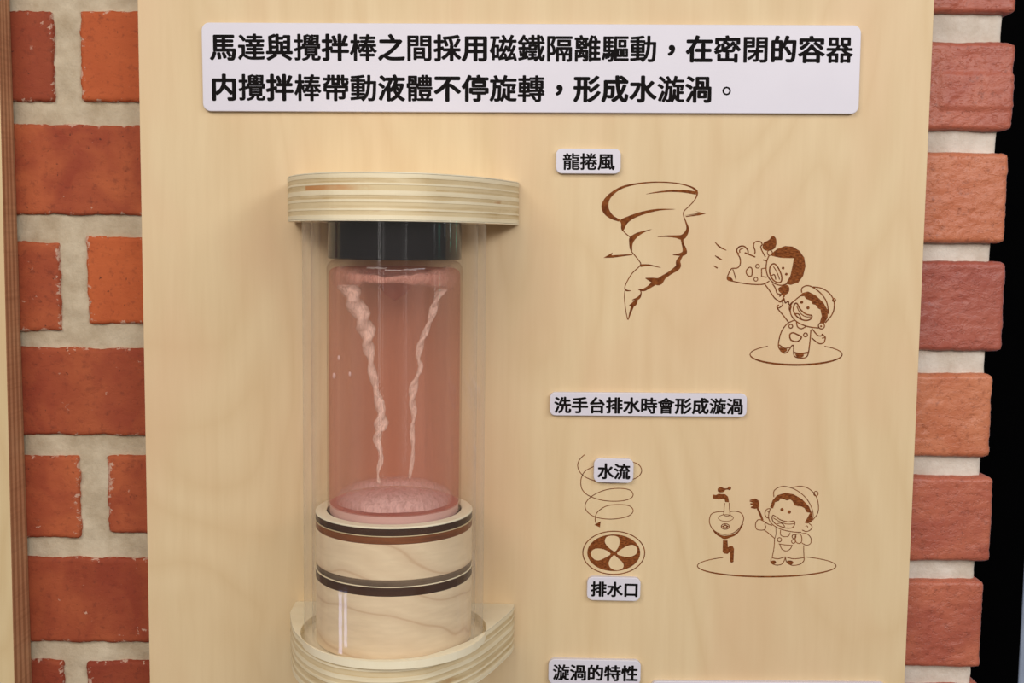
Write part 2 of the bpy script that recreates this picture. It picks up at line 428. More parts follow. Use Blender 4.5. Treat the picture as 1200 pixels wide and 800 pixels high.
def brick(x0, x1, z0, z1, mat, seed, rough=1.0, yb=YB, depth=0.05, res=0.0016, rad=0.0022, step=None, ragged=0.0012, proud=0.0):
    nx = max(6, int((x1 - x0) / res)); nz = max(4, int((z1 - z0) / res))
    cx, cz = (x0 + x1) / 2, (z0 + z1) / 2
    v = []; f = []
    off = Vector((seed * 3.7, seed * 1.3, seed * 2.1))
    hw, hh = (x1 - x0) / 2, (z1 - z0) / 2
    for j in range(nz + 1):
        for i in range(nx + 1):
            x = x0 + (x1 - x0) * i / nx; z = z0 + (z1 - z0) * j / nz
            p = Vector((x, 0, z)) + off
            ex = hw - abs(x - cx); ez = hh - abs(z - cz)
            # rounded arrises
            y = 0.0
            for e in (ex, ez):
                if e < rad: y += rad - math.sqrt(max(0, rad * rad - (rad - e) ** 2))
            d = 0.0006 * noise.noise(p * 28) + 0.0004 * rough * noise.noise(Vector((p.x * 80, 0, p.z * 200)))
            pit = noise.noise(Vector((p.x * 130, 3, p.z * 210)))
            if pit > 0.38: d -= 0.0026 * rough * (pit - 0.38)
            cr = abs(noise.noise(Vector((p.x * 24, 9, p.z * 30))))
            if cr < 0.035: d -= 0.0005 * rough * (1 - cr / 0.035)
            if step and x > step[0] + 0.0015 * noise.noise(p * 120) and step[1] + 0.001 * noise.noise(p * 90) < z < step[2] + 0.0012 * noise.noise(p * 90): d += step[3]
            jx = ragged * (noise.noise(Vector((0, seed, z * 110))) + 0.5 * noise.noise(Vector((0, seed, z * 420))))
            jz = ragged * (noise.noise(Vector((x * 60, seed, 0))) + 0.5 * noise.noise(Vector((x * 300, seed, 0))))
            wx = max(0, 1 - ex / 0.008); wz = max(0, 1 - ez / 0.008)
            sx = 1 if x > cx else -1; sz = 1 if z > cz else -1
            # rounded corners in elevation
            rc = 0.0045 if rough > 0.8 else 0.0014; ddx = max(0, rc - ex); ddz = max(0, rc - ez)
            if ddx > 0 and ddz > 0:
                L = math.hypot(ddx, ddz)
                if L > rc:
                    k = 1 - rc / L; x -= sx * ddx * k; z -= sz * ddz * k
            v.append((x + jx * wx * sx, yb - proud + min(y, rad) - d, z + jz * wz * sz))
    W = nx + 1
    for j in range(nz):
        for i in range(nx):
            a = j * W + i; f.append((a, a + 1, a + W + 1, a + W))
    ring = [i for i in range(W)] + [j * W + nx for j in range(1, nz + 1)] + [nz * W + i for i in range(nx - 1, -1, -1)] + [j * W for j in range(nz - 1, 0, -1)]
    k = len(v)
    for r in ring: v.append((v[r][0], yb + depth, v[r][2]))
    n = len(ring)
    for q in range(n):
        f.append((ring[q], k + q, k + (q + 1) % n, ring[(q + 1) % n]))
    f.append([k + q for q in range(n)])
    o = pydata('brick', v, f, mat, wall_back, True)
    fixn(o)
    try: o.data.set_sharp_from_angle(angle=math.radians(60))
    except Exception: pass
    return o

def px_brick(xa, xb, ya, yb_, mat, seed, **kw):
    ym = (ya + yb_) / 2
    a = PB(xa, ym); b = PB(xb, ym)
    zt = PB((xa + xb) / 2, ya).z; zb = PB((xa + xb) / 2, yb_).z
    return brick(a.x, b.x, zb, zt, mat, seed, **kw)
LX0 = -90
left_bricks = [
    (LX0, 62, 12, 118), (94, 290, 14, 119),
    (-60, 300, 146, 252),
    (LX0, 70, 283, 387), (102, 300, 278, 380),
    (-50, 310, 408, 510),
    (LX0, 93, 533, 630), (126, 310, 535, 625),
    (-40, 320, 654, 753),
    (LX0, 74, 773, 872), (102, 320, 776, 873),
    (-30, 330, 895, 990), (-60, 300, -118, -14), 
]
for i, (a, b, c, d) in enumerate(left_bricks):
    px_brick(a, b, c, d, M['brick_lo' if i in (1, 4) else 'brick_l'], 1.7 + i, rough=0.35, rad=0.0012, ragged=0.0012)
st1 = (PB(1101, 85).x, PB(1101, 127).z, PB(1101, 86).z, 0.0013)
right_bricks = [
    (930, 1193, -88, 14, None), (900, 1188, 48, 152, st1), (930, 1179, 178, 284, None), (900, 1177, 305, 410, None),
    (930, 1161.5, 437, 534, None), (900, 1162, 557, 656, None), (930, 1151, 679, 781, None), (900, 1150, 802, 898, None), (930, 1136, 922, 1014, None)]
for i, (a, b, c, d, s) in enumerate(right_bricks):
    px_brick(a, b, c, d, M['brick_o' if i in (2, 4) else 'brick_r'], 40.3 + 2.3 * i, rough=1.0, rad=0.0030, ragged=0.0008, step=s, proud=0.0012 + 0.0008 * (i % 3))

def struct(name, bm, mat):
    o = from_bm(name, bm, mat); o['kind'] = 'structure'; return o
struct('floor', box_bm(-2.5, 2.8, -3.2, 2.2, ZB - 0.05, ZB), M['floor'])
struct('wall_far', box_bm(-0.4, 2.8, 1.30, 1.36, ZB, 1.4), M['dark_hall'])  # near-black sheet standing for the unlit depth of the hall
ps = on_y(1193.7, 800, 0.45)
sp = from_bm('upright_panel', box_bm(ps.x, ps.x + 0.34, 0.45, 0.453, ZB, on_y(1199, 480, 0.45).z + 0.9, 0.002), M['pale_blue'])
tag(sp, 'pale blue-grey upright panel standing beyond the black gap at the far right', 'panel')

# ------------------------------------------------------------------ main plywood board
BL = on_y(168.3, 400).x; BR = on_y(1077.5, 400).x
board = empty('plywood_board', (on_y(620, 400).x, 0.0, on_y(620, 400).z))
tag(board, 'large pale plywood exhibit board with engraved drawings, fixed on the brick wall', 'board')
BT, BBm = 0.30, -0.78
def layered_board(parent, x0, x1, y0, y1, z0, z1, face, a, b_, n):
    """face veneer, then alternating core layers, each its own depth band of the edge"""
    o = from_bm('face_veneer', box_bm(x0, x1, y0, y0 + 0.0012, z0, z1, 0.0004, 2), face); keep(o, parent)
    bm = bmesh.new(); t = (y1 - y0 - 0.0012) / n
    for k in range(n):
        ins = 0.0002 if k % 2 else 0.0
        g = box_bm(x0 + ins, x1 - ins, y0 + 0.0012 + k * t, y0 + 0.0012 + (k + 1) * t, z0 + ins, z1 - ins)
        me = bpy.data.meshes.new('tmp'); g.to_mesh(me); g.free()
        nf = len(bm.faces); bm.from_mesh(me); bpy.data.meshes.remove(me)
        bm.faces.ensure_lookup_table()
        for q in range(nf, len(bm.faces)): bm.faces[q].material_index = k % 2
    o = from_bm('plywood_core', bm, [a, b_]); keep(o, parent)
layered_board(board, BL, BR, 0.0, 0.0185, BBm, BT, M['board'], M['ply_light'], M['ply_tan'], 7)

# left board : its right edge shows as brown plywood layers
lb = empty('side_plywood_board', (PB(-60, 400).x, 0.0, 0.0))
tag(lb, 'narrow strip of a second plywood board at the left edge showing brown layered side', 'board')
bt = PB(12.3, 0); bb = PB(39.8, 800)
def face_at(pback, px, py):      # point in front of pback (same x) that projects on px
    best = None
    for k in range(0, 600):
        y = pback.y - k * 0.0001
        q = on_y(px, py, y)
        if q.x >= pback.x: continue
        e = abs(q.x - pback.x)
        if best is None or e < best[0]: best = (e, y)
    return best[1]
def find_y(pback, px, py):
    r = ray(px, py); t = pback.x / r.x
    return CAM.y + r.y * t
yt = find_y(bt, -3.0, 0); ybm = find_y(bb, 14.8, 800)
def lerp_z(z):                   # edge position and thickness along the height
    t = (z - bt.z) / (bb.z - bt.z)
    return bt.x + (bb.x - bt.x) * t, yt + (ybm - yt) * t
def slanted():
    zs = [0.30, -0.78]
    v = []; f = []; mi = []
    n = 7
    for z in zs:
        x, y = lerp_z(max(min(z, 0.3), -0.5)); x0 = x - 0.20
        bands = [y, y + 0.0014] + [y + 0.0014 + (YB - 0.0008 - y - 0.0014) * k / n for k in range(1, n + 1)]
        for yy in bands: v.append((x, yy, z)); v.append((x0, yy, z))
    m_ = len(bands) * 2
    for k in range(len(bands) - 1):
        a = 2 * k
        f.append((a, m_ + a, m_ + a + 2, a + 2)); mi.append(1 + k % 2)          # right edge band
        f.append((a + 1, a + 3, m_ + a + 3, m_ + a + 1)); mi.append(1 + k % 2)
    f.append((0, 1, m_ + 1, m_)); mi.append(0)
    f.append((m_ - 2, 2 * m_ - 2, 2 * m_ - 1, m_ - 1)); mi.append(0)
    f.append([2 * k for k in range(len(bands))] + [2 * k + 1 for k in range(len(bands) - 1, -1, -1)]); mi.append(1)
    f.append([m_ + 2 * k for k in range(len(bands) - 1, -1, -1)] + [m_ + 2 * k + 1 for k in range(len(bands))]); mi.append(1)
    o = pydata('panel_sheet', v, f, [M['board2'], M['ply_brown'], M['ply_brown2']], None, False, mi)
    bm = bmesh.new(); bm.from_mesh(o.data); bmesh.ops.recalc_face_normals(bm, faces=bm.faces); bm.to_mesh(o.data); bm.free()
    keep(o, lb)
slanted()

# ------------------------------------------------------------------ engraved drawings (burnt lines on the board)
EY = -0.00012
class Draw:
    def __init__(s, ox, oy, sc): s.o = (ox, oy, sc); s.v = []; s.f = []; s.mi = []; s.layer = 0
    def P(s, x, y, lift=0.0): 
        return on_y(s.o[0] + x / s.o[2], s.o[1] + y / s.o[2], EY - lift)
    def smooth(s, pts, closed=False, k=5):
        n = len(pts); out = []
        if n < 3: return pts
        rng = n if closed else n - 1
        for i in range(rng):
            g = lambda q: pts[q % n] if closed else pts[max(0, min(n - 1, q))]
            a, b, c, d = g(i - 1), g(i), g(i + 1), g(i + 2)
            for t_ in range(k):
                t = t_ / k
                out.append(tuple(0.5 * (2 * b[m] + (c[m] - a[m]) * t + (2 * a[m] - 5 * b[m] + 4 * c[m] - d[m]) * t * t + (3 * b[m] - a[m] - 3 * c[m] + d[m]) * t ** 3) for m in range(len(b))))
        if not closed: out.append(pts[-1])
        return out
    def line(s, pts, w=4.0, closed=False, sm=True, taper=False):
        pts = [p if len(p) == 3 else (p[0], p[1], w) for p in pts]
        if taper: pts = [(p[0], p[1], p[2] * (0.35 if i in (0, len(pts) - 1) else 1)) for i, p in enumerate(pts)]
        if sm: pts = s.smooth(pts, closed)
        n = len(pts); k0 = len(s.v); s.layer += 1; lift = s.layer * 1e-6
        for i, (x, y, ww) in enumerate(pts):
            a = pts[(i - 1) % n] if closed or i else pts[i]; b = pts[(i + 1) % n] if closed or i < n - 1 else pts[i]
            dx, dy = b[0] - a[0], b[1] - a[1]; L = math.hypot(dx, dy) or 1
            ww *= 1.15
            ux, uy = -dy / L * ww / 2, dx / L * ww / 2
            s.v.append(s.P(x + ux, y + uy, lift)); s.v.append(s.P(x - ux, y - uy, lift))
        for i in range(n if closed else n - 1):
            j = (i + 1) % n
            s.f.append((k0 + 2 * i, k0 + 2 * i + 1, k0 + 2 * j + 1, k0 + 2 * j)); s.mi.append(0)
    def fill(s, pts, sm=True, mi=1, lift=0.0):
        if sm: pts = s.smooth(pts, True, 3)
        s.layer += 1
        k0 = len(s.v)
        for p in pts: s.v.append(s.P(p[0], p[1], s.layer * 1e-6 + lift))
        s.f.append(tuple(range(k0, k0 + len(pts)))); s.mi.append(mi)
    def ell(s, cx, cy, rx, ry, w=4, a0=0, a1=360, n=48, wf=None):
        full = abs(a1 - a0) >= 360; pts = []
        for i in range(n if full else n + 1):
            a = math.radians(a0 + (a1 - a0) * i / n)
            pts.append((cx + rx * math.cos(a), cy + ry * math.sin(a), wf(a) if wf else w))
        s.line(pts, w, closed=full, sm=False)
    def disc(s, cx, cy, r, ry=None, mi=1, n=24, lift=0.0):
        ry = ry or r
        s.fill([(cx + r * math.cos(2 * math.pi * i / n), cy + ry * math.sin(2 * math.pi * i / n)) for i in range(n)], False, mi, lift)
    def build(s, name, label):
        me = bpy.data.meshes.new(name); me.from_pydata([tuple(p) for p in s.v], [], s.f); me.update()
        for p, i in zip(me.polygons, s.mi): p.material_index = i
        bm = bmesh.new(); bm.from_mesh(me)
        bmesh.ops.triangulate(bm, faces=[f for f in bm.faces if len(f.verts) > 4])
        for f in bm.faces:
            if f.normal.y > 0: f.normal_flip()
        bm.to_mesh(me); bm.free()
        o = link(name, me, [M['engraved_line'], M['engraved'], M['board']]); keep(o, board)
        o['label'] = label
        return o

d = Draw(690, 200, 4.213)
d.line([(152, 246, 10), (115, 229, 18), (88, 202, 28), (80, 172, 30), (93, 137, 20), (125, 105, 13), (170, 80, 10), (240, 64, 7), (330, 56, 5), (430, 61, 5), (500, 78, 6), (530, 98, 10), (534, 120, 6), (520, 148, 4), (495, 175, 4), (470, 200, 4), (468, 222, 4), (480, 255, 6), (488, 285, 11), (478, 312, 18), (460, 328, 22), (430, 325, 12), (385, 323, 7), (340, 326, 2)])
d.line([(283, 115, 1), (330, 107, 5), (400, 100, 8), (470, 101, 12), (530, 110, 14)])
d.fill([(155, 243), (200, 222), (260, 202), (340, 188), (430, 190), (350, 196), (280, 213), (225, 234), (190, 260), (170, 297), (160, 285), (160, 262)], mi=0)
d.line([(168, 295), (185, 312), (205, 328)], 4)
d.fill([(203, 328), (240, 305), (312, 288), (270, 306), (235, 332), (216, 362), (214, 402), (203, 385), (199, 350)], mi=0)
d.line([(210, 398), (225, 415), (245, 440), (255, 465), (215, 505), (190, 545), (178, 575), (185, 590, 7), (210, 592, 2)], 4)
d.fill([(72, 430), (118, 403), (112, 417), (215, 411), (215, 416), (120, 429)], False, mi=0)
d.fill([(470, 221), (545, 208), (526, 199), (578, 212), (545, 220), (480, 228), (478, 224), (545, 213)], False, mi=0)
d.line([(255, 468, 12), (300, 466, 7), (355, 478, 2)])
d.line([(460, 330, 14), (463, 358, 9), (472, 385, 16), (472, 405, 20), (450, 413, 12), (415, 415, 2)])
d.line([(462, 415, 8), (442, 445, 18), (440, 475, 22), (400, 505, 16), (370, 525, 20), (345, 547, 32), (315, 540, 22), (280, 530, 3)])
d.line([(325, 552, 22), (295, 575, 14), (270, 588, 12), (245, 586, 3)])
d.line([(255, 590, 5), (258, 605, 5), (245, 628, 12), (215, 637, 3)])
d.line([(238, 636, 10), (222, 658, 20), (200, 664, 3)])
d.line([(218, 662, 14), (205, 700, 8), (195, 735, 3)])
d.line([(178, 592), (176, 630), (183, 690), (192, 735)], 3.5)
d.build('tornado_engraving', 'tornado funnel burnt into the wood with brown outlines')

d = Draw(830, 260, 4.447)
for p in ([(35, 105, 3), (60, 130, 7), (95, 148, 3)], [(35, 175, 3), (55, 188, 7), (74, 198, 3)], [(28, 228, 3), (48, 240, 7)]): d.line(p)
d.fill([(335, 160), (360, 140), (400, 125), (440, 128), (475, 150), (500, 185), (507, 230), (495, 280), (470, 315), (430, 328), (405, 322), (428, 280), (438, 235), (447, 186), (390, 184), (325, 174)], False)
d.fill([(283, 132), (290, 108), (318, 92), (335, 72), (352, 85), (355, 115), (343, 140), (315, 150), (292, 145)])
d.fill([(365, 345), (400, 328), (420, 335), (421, 362), (400, 380), (375, 368)])
d.line([(318, 172), (305, 205), (302, 250), (315, 290), (345, 320), (380, 330), (410, 322)], 5)
d.line([(325, 172), (380, 184), (448, 186)], 4); d.ell(321, 160, 13, 14, 4, n=16)
d.line([(325, 228), (345, 218), (365, 240), (382, 280), (380, 310), (360, 315), (335, 298), (320, 262)], 6, True)
d.line([(340, 232), (358, 262), (372, 300)], 4); d.line([(328, 280), (345, 275), (352, 300)], 5)
d.disc(390, 240, 7); d.disc(407, 272, 7)
d.line([(242, 168), (244, 150), (236, 125), (242, 106), (258, 101), (274, 104), (281, 118), (274, 128), (280, 150), (298, 182)], 5)
d.line([(245, 182), (215, 170), (190, 160)], 6); d.line([(190, 160), (205, 165)], 4)
d.line([(160, 168), (148, 150), (160, 130), (185, 126), (205, 145), (208, 166)], 6)
d.line([(165, 160), (165, 145), (185, 135)], 5)
d.line([(152, 165), (166, 190), (166, 222), (150, 240), (122, 243), (106, 270), (100, 298), (125, 308), (200, 322), (280, 325), (318, 308)], 5)
d.line([(128, 246), (136, 270), (145, 300)], 4)
d.fill([(100, 282), (122, 292), (128, 308), (101, 304)])
d.line([(198, 255), (215, 236), (228, 245), (226, 280), (205, 278)], 5, True)
d.ell(257, 230, 10, 10, 4, n=16); d.ell(248, 298, 10, 10, 4, n=16)
d.line([(300, 240), (278, 243), (278, 283), (305, 288)], 5, sm=False)
d.line([(293, 322), (318, 355), (345, 395), (366, 410)], 5); d.line([(335, 322), (350, 345), (360, 372), (388, 378)], 5)
d.line([(366, 412), (378, 416), (386, 405), (396, 402), (390, 392), (397, 385), (385, 378), (370, 388)], 6)
d.line([(285, 197), (302, 202)], 5)
# boy
d.line([(487, 368), (488, 345), (512, 332), (545, 340), (590, 375), (618, 420), (628, 480)], 5)
d.line([(545, 338), (590, 345), (630, 370), (655, 410), (655, 455), (640, 490), (610, 525)], 5)
d.ell(656, 407, 8, 9, 4, n=16)
d.fill([(468, 395), (490, 370), (520, 362), (560, 382), (600, 420), (624, 462), (622, 500), (604, 528), (582, 522), (592, 490), (585, 455), (572, 450), (560, 432), (545, 428), (535, 410), (510, 400), (500, 386), (480, 388)], False)
d.line([(480, 385), (455, 405), (432, 430), (428, 470), (442, 500), (470, 525), (520, 545), (575, 552)], 5)
d.ell(590, 541, 16, 16, 5, n=16); d.disc(588, 543, 5)
d.line([(440, 415), (425, 432), (422, 455), (430, 468)], 4)
d.disc(487, 418, 8); d.disc(520, 447, 8)
d.line([(448, 432), (462, 424), (480, 455), (510, 480), (540, 488), (530, 508), (500, 512), (465, 495), (445, 465)], 6, True)
d.line([(462, 440), (478, 472), (505, 492), (535, 494)], 4); d.line([(452, 478), (472, 480), (485, 505)], 5)
d.line([(452, 510), (412, 530), (382, 570), (368, 620), (368, 655), (392, 682), (415, 675), (435, 645), (445, 648), (447, 695), (475, 708), (515, 700), (528, 640), (535, 560)], 5)
d.line([(370, 640), (400, 658), (425, 652)], 5); d.line([(445, 680), (480, 686), (522, 680)], 8)
d.fill([(372, 655), (398, 656), (412, 668), (395, 680), (377, 674)]); d.fill([(455, 688), (495, 688), (492, 703), (465, 704)])
d.ell(430, 543, 10, 10, 5, n=16); d.ell(507, 588, 10, 10, 5, n=16)
d.line([(425, 588), (440, 577), (462, 585), (486, 600), (465, 622), (432, 615)], 6, True)
d.line([(460, 518), (465, 545), (485, 556), (508, 545)], 5)
d.line([(418, 522), (390, 485), (360, 448), (368, 432)], 5)
d.line([(368, 432), (358, 440), (366, 448), (378, 442), (388, 430), (388, 410), (398, 408), (402, 422), (418, 412), (420, 428), (432, 440), (425, 462)], 5)
d.line([(540, 555), (570, 590), (590, 592), (594, 584), (602, 592), (610, 600), (608, 615), (600, 630), (575, 632), (538, 603)], 5)
d.line([(592, 605), (612, 602)], 4)
d.ell(458, 690, 240, 54, a0=-52, a1=232, n=60, wf=lambda a: 4 + 5 * max(0, math.sin(a)))
d.build('flying_children_engraving', 'two cartoon children holding hands, one blown sideways, burnt in brown lines')

d = Draw(660, 520, 4.0)
d.line([(100, 50), (76, 75), (68, 105), (85, 140), (125, 165), (190, 181), (260, 182), (325, 166), (355, 150), (368, 125), (355, 98), (320, 84), (250, 78), (180, 90), (140, 107), (100, 130), (83, 170), (90, 215), (125, 245), (190, 265), (260, 268), (310, 258), (328, 238), (310, 215), (255, 208), (190, 218), (130, 248), (103, 285), (115, 320), (160, 345), (230, 352), (300, 340), (328, 315), (310, 290), (255, 284), (200, 292), (160, 320), (150, 350), (154, 372)], 3.2)
d.fill([(146, 379), (176, 362), (172, 391)], False)
d.build('spiral_arrow_engraving', 'thin brown spiral with an arrow pointing down to the drain')
d = Draw(660, 520, 4.0)
d.ell(237, 510, 145, 101, 4, n=72)
d.disc(237, 510, 124, 86, 1, 60)
for p in ([(236, 502), (206, 478), (195, 455), (205, 435), (235, 430), (261, 440), (263, 470), (250, 497)], [(252, 512), (288, 484), (325, 473), (347, 490), (341, 516), (310, 529), (275, 525)], [(236, 522), (256, 535), (281, 560), (279, 582), (250, 592), (221, 580), (214, 553)], [(222, 514), (190, 494), (150, 491), (129, 510), (140, 536), (165, 546), (200, 531)]):
    d.fill(p, True, 2, 0.00003)
d.build('drain_engraving', 'oval drain cover drawing with four pale petals on burnt brown')

d = Draw(810, 555, 6.156)
d.fill([(192, 125), (193, 105), (215, 95), (238, 104), (262, 103), (270, 92), (285, 94), (288, 108), (278, 118), (262, 114), (245, 118), (235, 131), (205, 134)])
d.fill([(155, 150), (180, 153), (196, 144), (245, 147), (266, 165), (273, 205), (246, 203), (242, 187), (225, 180), (200, 185), (155, 178)], False)
d.line([(242, 210), (238, 250), (234, 298)], 4); d.line([(274, 208), (276, 250), (281, 298)], 4); d.line([(229, 292), (245, 302), (270, 303), (284, 292)], 4)
d.line([(240, 272), (190, 274), (150, 287), (135, 312), (132, 350), (150, 392), (190, 425), (240, 437), (300, 428), (345, 395), (370, 355), (378, 315), (358, 282), (320, 270), (278, 272)], 5)
d.line([(142, 380, 4), (175, 425, 9), (215, 450, 14), (255, 455, 16), (310, 440, 13), (345, 410, 8), (375, 360, 4)])
d.fill([(215, 452), (280, 452), (262, 468), (232, 470)])
d.ell(250, 318, 54, 24, 3.5); d.ell(246, 380, 29, 20, 5, n=24); d.fill([(220, 380), (246, 364), (272, 380), (246, 396)], False); d.disc(246, 380, 8, 5, 2, 12, 0.00002)
d.fill([(229, 480), (262, 480), (265, 530), (282, 518), (300, 522), (309, 540), (305, 635), (294, 641), (281, 636), (281, 562), (262, 578), (235, 574), (227, 560)], False)
d.ell(545, 664, 500, 78, a0=-55, a1=231, n=80, wf=lambda a: 5 + 5 * max(0, math.sin(a)))
d.fill([(420, 185), (465, 178), (486, 192), (492, 235), (480, 250), (458, 252), (430, 246), (432, 236), (452, 232), (428, 222), (426, 212), (450, 210), (422, 200), (422, 192), (440, 192)], False)
d.line([(478, 245, 12), (500, 295, 13), (515, 335, 13)])
d.line([(540, 352), (508, 334), (485, 330), (468, 350), (464, 378), (478, 402), (522, 405), (538, 388), (532, 360), (545, 352)], 5)
d.line([(530, 345), (555, 362), (585, 372)], 5); d.line([(528, 405), (560, 430), (602, 465)], 5)
d.line([(602, 465), (598, 530), (584, 605)], 4.5); d.line([(610, 385), (612, 430), (604, 465)], 3.5)
d.line([(597, 168), (597, 125), (630, 98), (680, 91), (750, 113), (820, 165), (862, 228), (880, 290), (874, 335)], 5)
d.line([(732, 98), (790, 89), (850, 108), (900, 160), (918, 225), (912, 285), (875, 335)], 5)
d.ell(900, 143, 16, 17, 5, n=16)
d.fill([(570, 238), (588, 190), (620, 155), (680, 136), (740, 148), (800, 183), (850, 235), (873, 290), (868, 348), (840, 358), (818, 352), (845, 305), (858, 280), (835, 278), (818, 248), (795, 235), (775, 234), (748, 228), (730, 195), (715, 185), (690, 192), (660, 180), (645, 178), (632, 196), (605, 205), (592, 248), (576, 248)], False)
d.line([(572, 248), (560, 290), (562, 330), (590, 368), (650, 400), (730, 418), (795, 422)], 5)
d.line([(568, 250), (545, 256), (532, 285), (543, 313), (563, 320)], 5); d.line([(552, 270), (562, 282)], 4)
d.line([(850, 358), (872, 378), (862, 403), (830, 416), (800, 405)], 5); d.line([(824, 378), (838, 376), (842, 390)], 4)
d.disc(655, 258, 12); d.disc(708, 275, 12)
d.line([(588, 300), (605, 305), (645, 332), (700, 346), (742, 340), (746, 365), (725, 390), (670, 388), (610, 362), (585, 330)], 5.5, True)
d.line([(592, 318), (640, 345), (690, 362), (742, 360)], 4.5); d.line([(622, 360), (650, 356), (672, 375), (668, 388)], 5)
d.line([(812, 515), (812, 560), (814, 605)], 4.5)
d.line([(582, 605), (625, 613), (668, 602), (685, 600), (740, 613), (816, 604)], 5)
d.line([(577, 610), (576, 640), (610, 658), (652, 652), (672, 625), (680, 605), (690, 638), (730, 660), (785, 652), (812, 628), (815, 604)], 5)
d.fill([(576, 630), (600, 625), (613, 638), (598, 652), (580, 645)]); d.fill([(692, 628), (722, 626), (738, 640), (722, 655), (700, 645)])
d.ell(637, 475, 15, 15, 5, n=18); d.ell(742, 452, 14, 15, 5, n=18); d.ell(738, 487, 14, 14, 5, n=18)
d.line([(645, 405), (645, 438), (665, 452), (700, 450), (714, 425)], 4.5)
d.line([(632, 505), (680, 512), (732, 516)], 4.5); d.line([(640, 510), (655, 543), (685, 556), (715, 541), (728, 515)], 4.5)
d.line([(752, 445), (775, 432), (795, 448), (797, 488), (778, 502), (755, 488)], 4.5, True)
d.line([(797, 432), (830, 430), (862, 460), (862, 500), (832, 514), (798, 498)], 4.5)
d.build('washbasin_engraving', 'cartoon child with a cap beside a washbasin and tap, burnt in brown lines')

# ------------------------------------------------------------------ white signs
def rrect(xc, zc, w_, h_, r, ang, n=8):
    pts = []
    for cx, cz, a0 in ((w_ / 2 - r, h_ / 2 - r, 0), (-w_ / 2 + r, h_ / 2 - r, 90), (-w_ / 2 + r, -h_ / 2 + r, 180), (w_ / 2 - r, -h_ / 2 + r, 270)):
        for k in range(n + 1):
            a = math.radians(a0 + 90 * k / n); pts.append((cx + r * math.cos(a), cz + r * math.sin(a)))
    return pts
def glyph_mesh(ch):
    if ch in glyph_mesh.c: return glyph_mesh.c[ch]
    cu = bpy.data.curves.new('glyph', 'FONT'); cu.body = ch; cu.size = 1.0; cu.resolution_u = 3; cu.fill_mode = 'FRONT'
    o = bpy.data.objects.new('glyph', cu); C.objects.link(o)
    bpy.context.view_layer.update()
    dg = bpy.context.evaluated_depsgraph_get(); me = o.evaluated_get(dg).to_mesh()
    v = [(p.co.x, p.co.y) for p in me.vertices]; f = [tuple(p.vertices) for p in me.polygons]
    o.evaluated_get(dg).to_mesh_clear()
    bpy.data.objects.remove(o); bpy.data.curves.remove(cu)
    area_ = 0.0; cnt = {}
    for fc in f:
        for q in range(len(fc)):
            a, b = fc[q], fc[(q + 1) % len(fc)]
            area_ += 0.5 * (v[a][0] * v[b][1] - v[b][0] * v[a][1])
            e = (min(a, b), max(a, b)); cnt[e] = cnt.get(e, 0) + 1
    per = sum(math.hypot(v[a][0] - v[b][0], v[a][1] - v[b][1]) for (a, b), c_ in cnt.items() if c_ == 1)
    bo = max(0.023, min(0.034, (0.60 - abs(area_)) / max(per, 0.1)))
    glyph_mesh.c[ch] = (v, f, bo); return v, f, bo
glyph_mesh.c = {}
BK = 0.00013
TH = 0.0034
def sign(name, label, cx, cy, wpx, hpx, rpx, ang, lines, cat='sign', group=None):
    """cx, cy centre; wpx x hpx size; lines: (text, x of first glyph box centre, y centre, pitch, glyph size) in photo pixels"""
    c = on_y(cx, cy, -TH); k = (on_y(cx + 50, cy, -TH) - on_y(cx - 50, cy, -TH)).length / 100
    roll = s_                                   # image slope of a level line
    rot = -(math.radians(ang) - roll)
    root = empty(name, (c.x, 0.0, c.z)); root.rotation_euler = (0, -rot, 0)
    tag(root, label, cat, group)
    pts = rrect(0, 0, wpx * k, hpx * k, rpx * k, 0)
    n = len(pts); v = []; f = []
    ins = 0.0004
    sc = lambda p, e: (p[0] * (1 - e / (wpx * k / 2)), p[1] * (1 - e / (hpx * k / 2)))
    for (e, y) in ((0, -0.0001), (0, -TH + 0.0004), (ins * 0.3, -TH + 0.0001), (ins, -TH)):
        for p in pts: q = sc(p, e); v.append((q[0], y, q[1]))
    for L in range(3):
        for i in range(n): j = (i + 1) % n; f.append((L * n + i, L * n + j, (L + 1) * n + j, (L + 1) * n + i))
    f.append([3 * n + i for i in range(n)]); f.append([i for i in range(n - 1, -1, -1)])
    o = pydata('plate', v, f, M['plate'], root)
    bm = bmesh.new(); bm.from_mesh(o.data); bmesh.ops.recalc_face_normals(bm, faces=bm.faces); bm.to_mesh(o.data); bm.free()
    V = []; Fc = []
    shifts = [(0, 0)] + [(math.cos(a * math.pi / 4), math.sin(a * math.pi / 4)) for a in range(8)]
    cs, sn = math.cos(math.radians(ang)), math.sin(math.radians(ang))
    for (text, x0, y0, pitch, size) in lines:
        for i, ch in enumerate(text):
            gv, gf, bo = glyph_mesh(ch)
            xs = [p[0] for p in gv]; ys = [p[1] for p in gv]
            # centre of the em box: about (0.5, 0.38) for a full-width glyph
            gx = 0.5 * (max(xs) + min(xs)) if ch in '，。' else 0.5
            gy = 0.5 * (max(ys) + min(ys)) if ch in '，。' else EMC
            ux = x0 + pitch * i - cx; uy = y0 - cy
            if ch in '，。': uy += 1.0
            if ch == '。': bo = 0.006
            for q, (sx, sy) in enumerate(shifts):
                b0 = len(V)
                for p in gv:
                    X = (ux + (p[0] - gx + sx * bo * 1.12) * size / EMS) * k
                    Z = (-uy + (p[1] - gy + sy * bo * 0.88) * size / EMS) * k
                    V.append((X, -TH - 0.00006 - q * 1.5e-6, Z))
                Fc += [tuple(b0 + t for t in fc) for fc in gf]
    if V:
        o = pydata('lettering', V, Fc, M['ink'], root)
        o['label'] = 'bold black Chinese characters'
    return root
v0, f0, _b = glyph_mesh('國')

